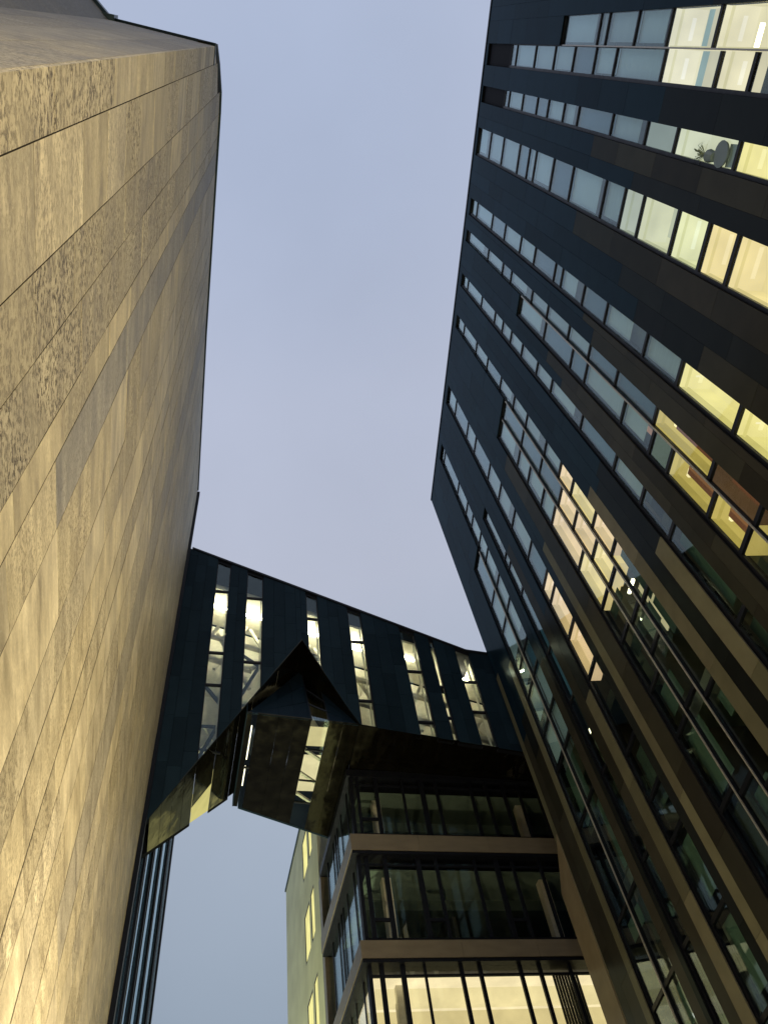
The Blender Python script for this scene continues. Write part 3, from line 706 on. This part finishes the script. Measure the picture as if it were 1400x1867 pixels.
for a, b in zip(bp, bp[1:]):
    if b-a < .02: continue
    m_ = (a+b)/2; z0 = 0
    for p, q, z in ops_box:
        if p < m_ < q: z0 = max(z0, z)
    ztv = TZ(ZTOP)
    bk.box(X(a), X(b), .032, .30, TZ(z0) if z0 else 0, ztv-.02)
    z = 0+rnd(0, 2.5)
    zs = []
    while z < ztv: zs.append(z); z += rnd(2.9, 4.4) if b-a < .6 else rnd(1.5, 3.2)
    zs = [0]+zs+[ztv]
    for p, q in zip(zs, zs[1:]):
        lo = max(p, TZ(z0) if z0 else 0)
        if q-lo < .05: continue
        n = 2 if (b-a) > 1.0 and m_ > 26 else 1
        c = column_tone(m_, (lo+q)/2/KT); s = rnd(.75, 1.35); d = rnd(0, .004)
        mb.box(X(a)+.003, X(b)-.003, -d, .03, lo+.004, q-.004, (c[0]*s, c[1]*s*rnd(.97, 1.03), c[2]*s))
mb.build('cladding', M['clad'], TR)
bk.build('backing_wall', M['black'], TR)
# black recesses above the first windows of two strips
mb = MB()
for nm, lo, su, zt, bars in OPN:
    if nm in 'bc': mb.box(X(lo), X(su), .10, .29, TZ(fz_(zt)), TZ(42.95))
mb.build('recess_panel', M['black'], TR)
# body: side, rear, roof
mb = MB(); mb.box(-.0, .05, .30, 14, 0, TZ(ZTOP)-.05, (.02, .024, .032)); mb.box(.05, X(30), 13.9, 14, 0, TZ(ZTOP)-.05, (.02, .024, .032))
mb.box(X(30)-.05, X(30), .30, 13.9, 0, TZ(ZTOP)-.05, (.02, .024, .032))
mb.hexa([(-.95, -.03, 0), (.30, -.03, 0), (.30, -.004, 0), (-.95, -.004, 0)], [(-.95, -.03, 15.6), (.30, -.03, 16.9), (.30, -.004, 16.9), (-.95, -.004, 15.6)], (.20, .165, .11))
mb.hexa([(-.95, 0, 0), (-.004, 0, 0), (-.004, 1, 0), (-.95, 1, 0)], [(-.95, 0, 15.6), (-.004, 0, 16.6), (-.004, 1, 16.6), (-.95, 1, 15.6)], (.16, .125, .09))
mb.build('side_wall', M['clad'], TR)
mb = MB(); mb.box(-.02, X(30), -.03, 14, TZ(ZTOP)-.05, TZ(ZTOP)+.06); mb.build('roof', M['frame'], TR)
# dark interior: rear wall and ceilings of the storeys
mb = MB(); mb.box(.1, X(30)-.1, 3.2, 3.3, 0, TZ(42.5)); mb.build('inner_wall', M['inner'], TR)
mb = MB()
z = 3.2
while z < 43: mb.box(.1, X(30)-.1, 1.0, 3.2, TZ(z), TZ(z)+.35); z += 3.9
mb.build('ceiling', M['ceil'], TR)
mb = MB()
for s in (2.2, 5.2, 7.0, 9.2, 13.2, 15.0, 17.2, 19.4, 22.1, 23.7, 26.4): mb.box(X(s), X(s)+.12, 1.0, 3.2, 0, TZ(42.4))
mb.build('partition_wall', M['inner'], TR)
# ---- windows
LR = MB(); BL_ = []; cells = []
for nm, lo, su, zt, bars in OPN:
    zs = [zt]+[b for b in bars]+[8.6, 5.8, ZBOT]
    zs = sorted(set(zs), reverse=True)
    hi_s = su if nm in 'kjgob' else su+.03
    for z1, z0 in zip(zs, zs[1:]):
        if z0 < 2.9: continue
        cells.append((nm, lo, hi_s, fz_(z0), fz_(z1), (z0+z1)/2, z0, z1))
def size_key(c):
    return -((c[2]-c[1])*(c[4]-c[3])/((c[5])**2+(24.4-c[1])**2+95)) if c[5] > 9.5 else 0
order = sorted(range(len(cells)), key=lambda i: size_key(cells[i]))
big = set(order[:100])
REST_F, REST_P = MB(), MB()
blindm = MB()
for i, (nm, lo, hi, z0, z1, zm, za, zb) in enumerate(cells):
    x0, x1, w0, w1 = X(lo), X(hi), TZ(z0), TZ(z1)
    fm = MB() if i in big else REST_F; pm = MB() if i in big else REST_P
    t = .03; bt_ = .035 if zm > 20 else .055; tj = .014 if nm in NOFIX else .085; tr_ = .014 if nm in 'kjgob' else .03
    fm.box(x0, x0+tj, DG-.03, DG+.05, w0, w1); fm.box(x1-tr_, x1, DG-.03, DG+.05, w0, w1)
    fm.box(x0+tj, x1-t, DG-.03, DG+.05, w0, w0+bt_); fm.box(x0+tj, x1-t, DG-.03, DG+.05, w1-bt_, w1)
    pm.box(x0+tj, x1-t, DG, DG+.012, w0+bt_, w1-bt_)
    if i in big:
        fo = fm.build('window', M['frame'], TR); pm.build('pane', M['glass'], fo)
    key = [k for k in LIT if k[0] == nm and za < k[1] < zb]
    if key:
        c = LIT[key[0]]; D1 = .95 if nm in 'abcdefg' else .5
        lum = c[0]
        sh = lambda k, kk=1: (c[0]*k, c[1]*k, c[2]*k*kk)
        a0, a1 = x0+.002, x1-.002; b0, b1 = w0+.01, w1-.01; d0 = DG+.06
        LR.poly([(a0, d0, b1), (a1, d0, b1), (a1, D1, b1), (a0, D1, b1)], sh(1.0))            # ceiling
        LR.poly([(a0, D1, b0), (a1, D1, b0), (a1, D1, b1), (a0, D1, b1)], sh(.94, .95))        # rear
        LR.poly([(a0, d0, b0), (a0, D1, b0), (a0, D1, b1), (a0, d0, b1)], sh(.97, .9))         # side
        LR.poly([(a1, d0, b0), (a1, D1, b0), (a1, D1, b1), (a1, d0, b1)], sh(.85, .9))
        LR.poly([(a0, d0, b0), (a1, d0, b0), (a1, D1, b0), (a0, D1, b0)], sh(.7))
        if lum > .8 and nm in 'abcdeijkl':
            w_ = a1-a0; y_ = d0+.22 if D1 < .6 else d0+.45
            LR.box(a0+.22*w_, a1-.22*w_, y_, y_+.09, b1-.035, b1-.012, (c[0]*1.12, c[1]*1.15, min(1.05, c[2]*1.35)))
            LR.box(a0+.02, a1-.02, D1-.05, D1-.02, b0+.02, b0+.30*(b1-b0), sh(.80, .85))
            if random.random() < .5: LR.box(a0+.55*w_, a0+.75*w_, D1-.12, D1-.06, b0+.1, b0+.62*(b1-b0), sh(.55, .7))
        if lum > .4:
            LR.box(a0+.02, a0+.05, d0+.03, d0+.25, b0+.02, b1-.02, sh(.72, .8))
            LR.box(a0+.05, a1-.02, d0+.12, d0+.16, b1-.11, b1-.05, sh(.84, .85))
            if nm in 'ab' and c == WHITE:
                h = b1-b0
                LR.box(a0+.01, a1-.01, .75, .79, b1-.30*h, b1-.20*h, (.26, .38, .38)); LR.box(a0+.01, a1-.01, .70, .74, b1-.52*h, b1-.36*h, (.60, .58, .42)); LR.box(a0+.01, a1-.01, .70, .74, b1-.66*h, b1-.53*h, (.42, .44, .33))
            if nm == 'd' and 21 < zm < 22.5:
                h = b1-b0
                for q in (.35, .5, .62): LR.box(a0+.25, a1-.1, .65, .7, b0+q*h, b0+(q+.07)*h, (.50, .54, .38))
            if nm == 'e': 
                for q in (.4, .62, .8): LR.box(a0+(a1-a0)*q, a0+(a1-a0)*(q+.05), .5, 1.4, b1-.03, b1-.012, (1.1, 1.02, .62))
        if c in (GOLD, BRN) or lum < .2 and lum > .08:
            h = a1-a0
            LR.box(a0+h*.42, a1-.03, .3, .36, b0+.05, b1-.25*(b1-b0), (.13, .05, .02)); LR.box(a0+h*.60, a0+h*.68, .29, .30, b0+.05, b1-.25*(b1-b0), (.24, .11, .04))
            if c == GOLD: LR.box(a0+.1, a1-.1, .5, .56, b1-.09*(b1-b0)-.1, b1-.09*(b1-b0), (1.3, 1.15, .6))
    elif zm > 19.5:
        # cloth blinds let down to different lengths behind the upper panes
        k = random.random(); g = rnd(.8, 1.15)
        drop = 1.0 if k < .5 else rnd(.55, .95)
        side = rnd(.0, .12)*(x1-x0)
        col = (.38*g, .64*g, .80*g) if k > .3 else (.05*g, .19*g, .34*g)
        blindm.box(x0+.04+side, x1-.04, DG+.10, DG+.112, w1-drop*(w1-w0)+.03, w1-.05, col)
        blindm.box(x0+.04, x1-.04, DG+.30, DG+.31, w0+.03, w1-.05, (.13, .22, .27))
    elif random.random() < .6:
        g = rnd(.03, .15); blindm.box(x0+.04, x1-.04, DG+.25, DG+.262, w0+rnd(.0, .9)*(w1-w0), w1-.05, (g*.35, g*.9, g*.75))  # sheets with the lower glass's teal reflections put into their colour
for s_, z_ in ((18.1, 20.4), (16.6, 20.9), (15.9, 20.2)):
    for k in range(3): LR.box(X(s_)-.02-.05*k, X(s_)-.05*k+.008, .32, .36, TZ(z_-.9), TZ(z_+.3), (.26, .15, .10))
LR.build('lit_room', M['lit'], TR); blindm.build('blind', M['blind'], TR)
o = REST_F.build('small_windows', M['frame'], TR); o['kind'] = 'stuff'
o2 = REST_P.build('small_panes', M['glass'], o); o2['kind'] = 'stuff'
# rails between neighbouring strips
for s, zt in ((25.0, 38.5), (16.27, 42.0), (11.74, 31.8), (10.86, 31.8), (3.72, 32.0)):
    mb = MB(); mb.box(X(s)-.016, X(s)+.016, .045, .085, TZ(ZBOT), TZ(zt)-.02); mb.build('rail_backing', M['frame'], TR)
    mb = MB(); mb.box(X(s)-.017, X(s)+.017, .0, .028, TZ(ZBOT), TZ(min(zt, 32))-.02); mb.build('rail', M['rail'], TR)
# lamps seen through panes
def tlamp(s, d, z, ln, col, vertical=False, dd=False):
    mb = MB()
    if vertical: mb.box(X(s), X(s)+.06, d, d+.05, TZ(z)-ln, TZ(z), col)
    elif dd: mb.box(X(s), X(s)+.08, d, d+ln, TZ(z), TZ(z)+.05, col)
    else: mb.box(X(s)-ln/2, X(s)+ln/2, d, d+.08, TZ(z), TZ(z)+.06, col)
    mb.build('ceiling_lamp', M['lamp'], TR)
tlamp(25.0, .75, 19.9, .55, (22, 18, 9)); tlamp(25.3, .8, 20.8, .5, (8, 7, 4))
tlamp(11.5, .9, 19.2, .6, (8, 8, 5)); tlamp(10.6, .9, 19.6, .5, (6, 6, 4)); tlamp(12.1, .9, 17.6, .4, (5, 5, 3.5))
tlamp(14.3, .7, 16.6, 1.9, (1.6, .62, .10), True); tlamp(14.5, .9, 18.2, .25, (3, 1.7, .5)); tlamp(14.2, 1.0, 13.9, .3, (1.2, 2.2, 1.5))
tlamp(4.1, .9, 21.5, .5, (5, 5, 3)); tlamp(3.2, .9, 20.4, .5, (4, 4, 2)); tlamp(4.2, .9, 19.5, .4, (3, 3, 2)); tlamp(8.0, .9, 18.2, .3, (4, 3.6, 2))
# stair / louvre lattice behind the lower glass
mb = MB()
for k in range(9): mb.box(X(11.0)+k*.07, X(11.0)+k*.07+.03, .8, .84, TZ(17.0), TZ(19.0), (.50, .47, .26))
for k in range(10): mb.box(X(3.9)+k*.06, X(3.9)+k*.06+.025, .6, .64, TZ(17.2), TZ(18.6), (.45, .36, .15))
for k in range(4): mb.box(X(12.0), X(12.4), .8, .84, TZ(18.6-k*.7), TZ(18.85-k*.7), (.38, .37, .22))
mb.build('stair_lattice', M['lit'], TR)

# ================================================================ plant and chair in the lit upper room
def tower_thing(name, s, d, z, label, cat):
    o = bpy.data.objects.new(name, None); COL.objects.link(o)
    o.matrix_world = Matrix.Translation((tcor[0], tcor[1], 0)) @ Matrix.Rotation(TROT, 4, 'Z') @ Matrix.Translation((X(s), d, TZ(z)))
    tag(o, label, cat); return o
p = tower_thing('potted_plant', 22.85, .32, 19.9, 'spiky house plant behind the pane of a pale lit room high in the tower', 'plant')
mb = MB(); mb.hexa([(.10*math.cos(a), .10*math.sin(a), 0) for a in [k*math.pi/5 for k in range(10)]], [(.14*math.cos(a), .14*math.sin(a), .22) for a in [k*math.pi/5 for k in range(10)]]); mb.build('pot', M['dark'], p)
mb = MB()
for k in range(34):
    a = rnd(0, 6.28); r = rnd(.16, .40); h = rnd(.05, .5)
    p0, p1, p2 = (0, 0, .4), (.6*r*math.cos(a), .18*r*math.sin(a), .4+h), (r*math.cos(a), .3*r*math.sin(a), .4+h*.8)
    wv = Vector((-math.sin(a)*.014, .008, .012))
    mb.poly([Vector(p0)-wv*.4, Vector(p0)+wv*.4, Vector(p1)+wv, Vector(p1)-wv]); mb.poly([Vector(p1)-wv, Vector(p1)+wv, p2])
mb.bar((0, 0, .2), (0, 0, .42), .015)
mb.build('leaves', M['leaf'], p)
p = tower_thing('office_chair', 22.95, .28, 19.3, 'round dark chair back beside the spiky plant in the pale lit room', 'chair')
mb = MB(); mb.hexa([(.27*math.cos(a), 0, .25+.27*math.sin(a)) for a in [k*math.pi/8 for k in range(16)]], [(.25*math.cos(a), .05, .25+.25*math.sin(a)) for a in [k*math.pi/8 for k in range(16)]]); mb.build('backrest', M['dark'], p)
mb = MB(); mb.box(-.22, .22, .05, .45, -.02, .04); mb.build('seat', M['dark'], p)

# ================================================================ floodlights on the paving (below the picture)
for i, (f, g, z, *_r) in enumerate(FLOODS):
    o = bpy.data.objects.new('floodlight', None); COL.objects.link(o); o.location = (*FGw(f, g), 0); o.rotation_euler = (0, 0, AF)
    tag(o, ['black ground floodlight aimed at the near end of the stone wall', 'black ground floodlight aimed at the far end of the stone wall'][i], 'floodlight', 'floodlights on the paving')
    mb = MB(); mb.box(.05, .35, -.25, .25, .55, 1.0); mb.build('housing', M['frame'], o)
    mb = MB(); mb.box(.15, .25, -.04, .04, 0, .55); mb.build('post', M['frame'], o)
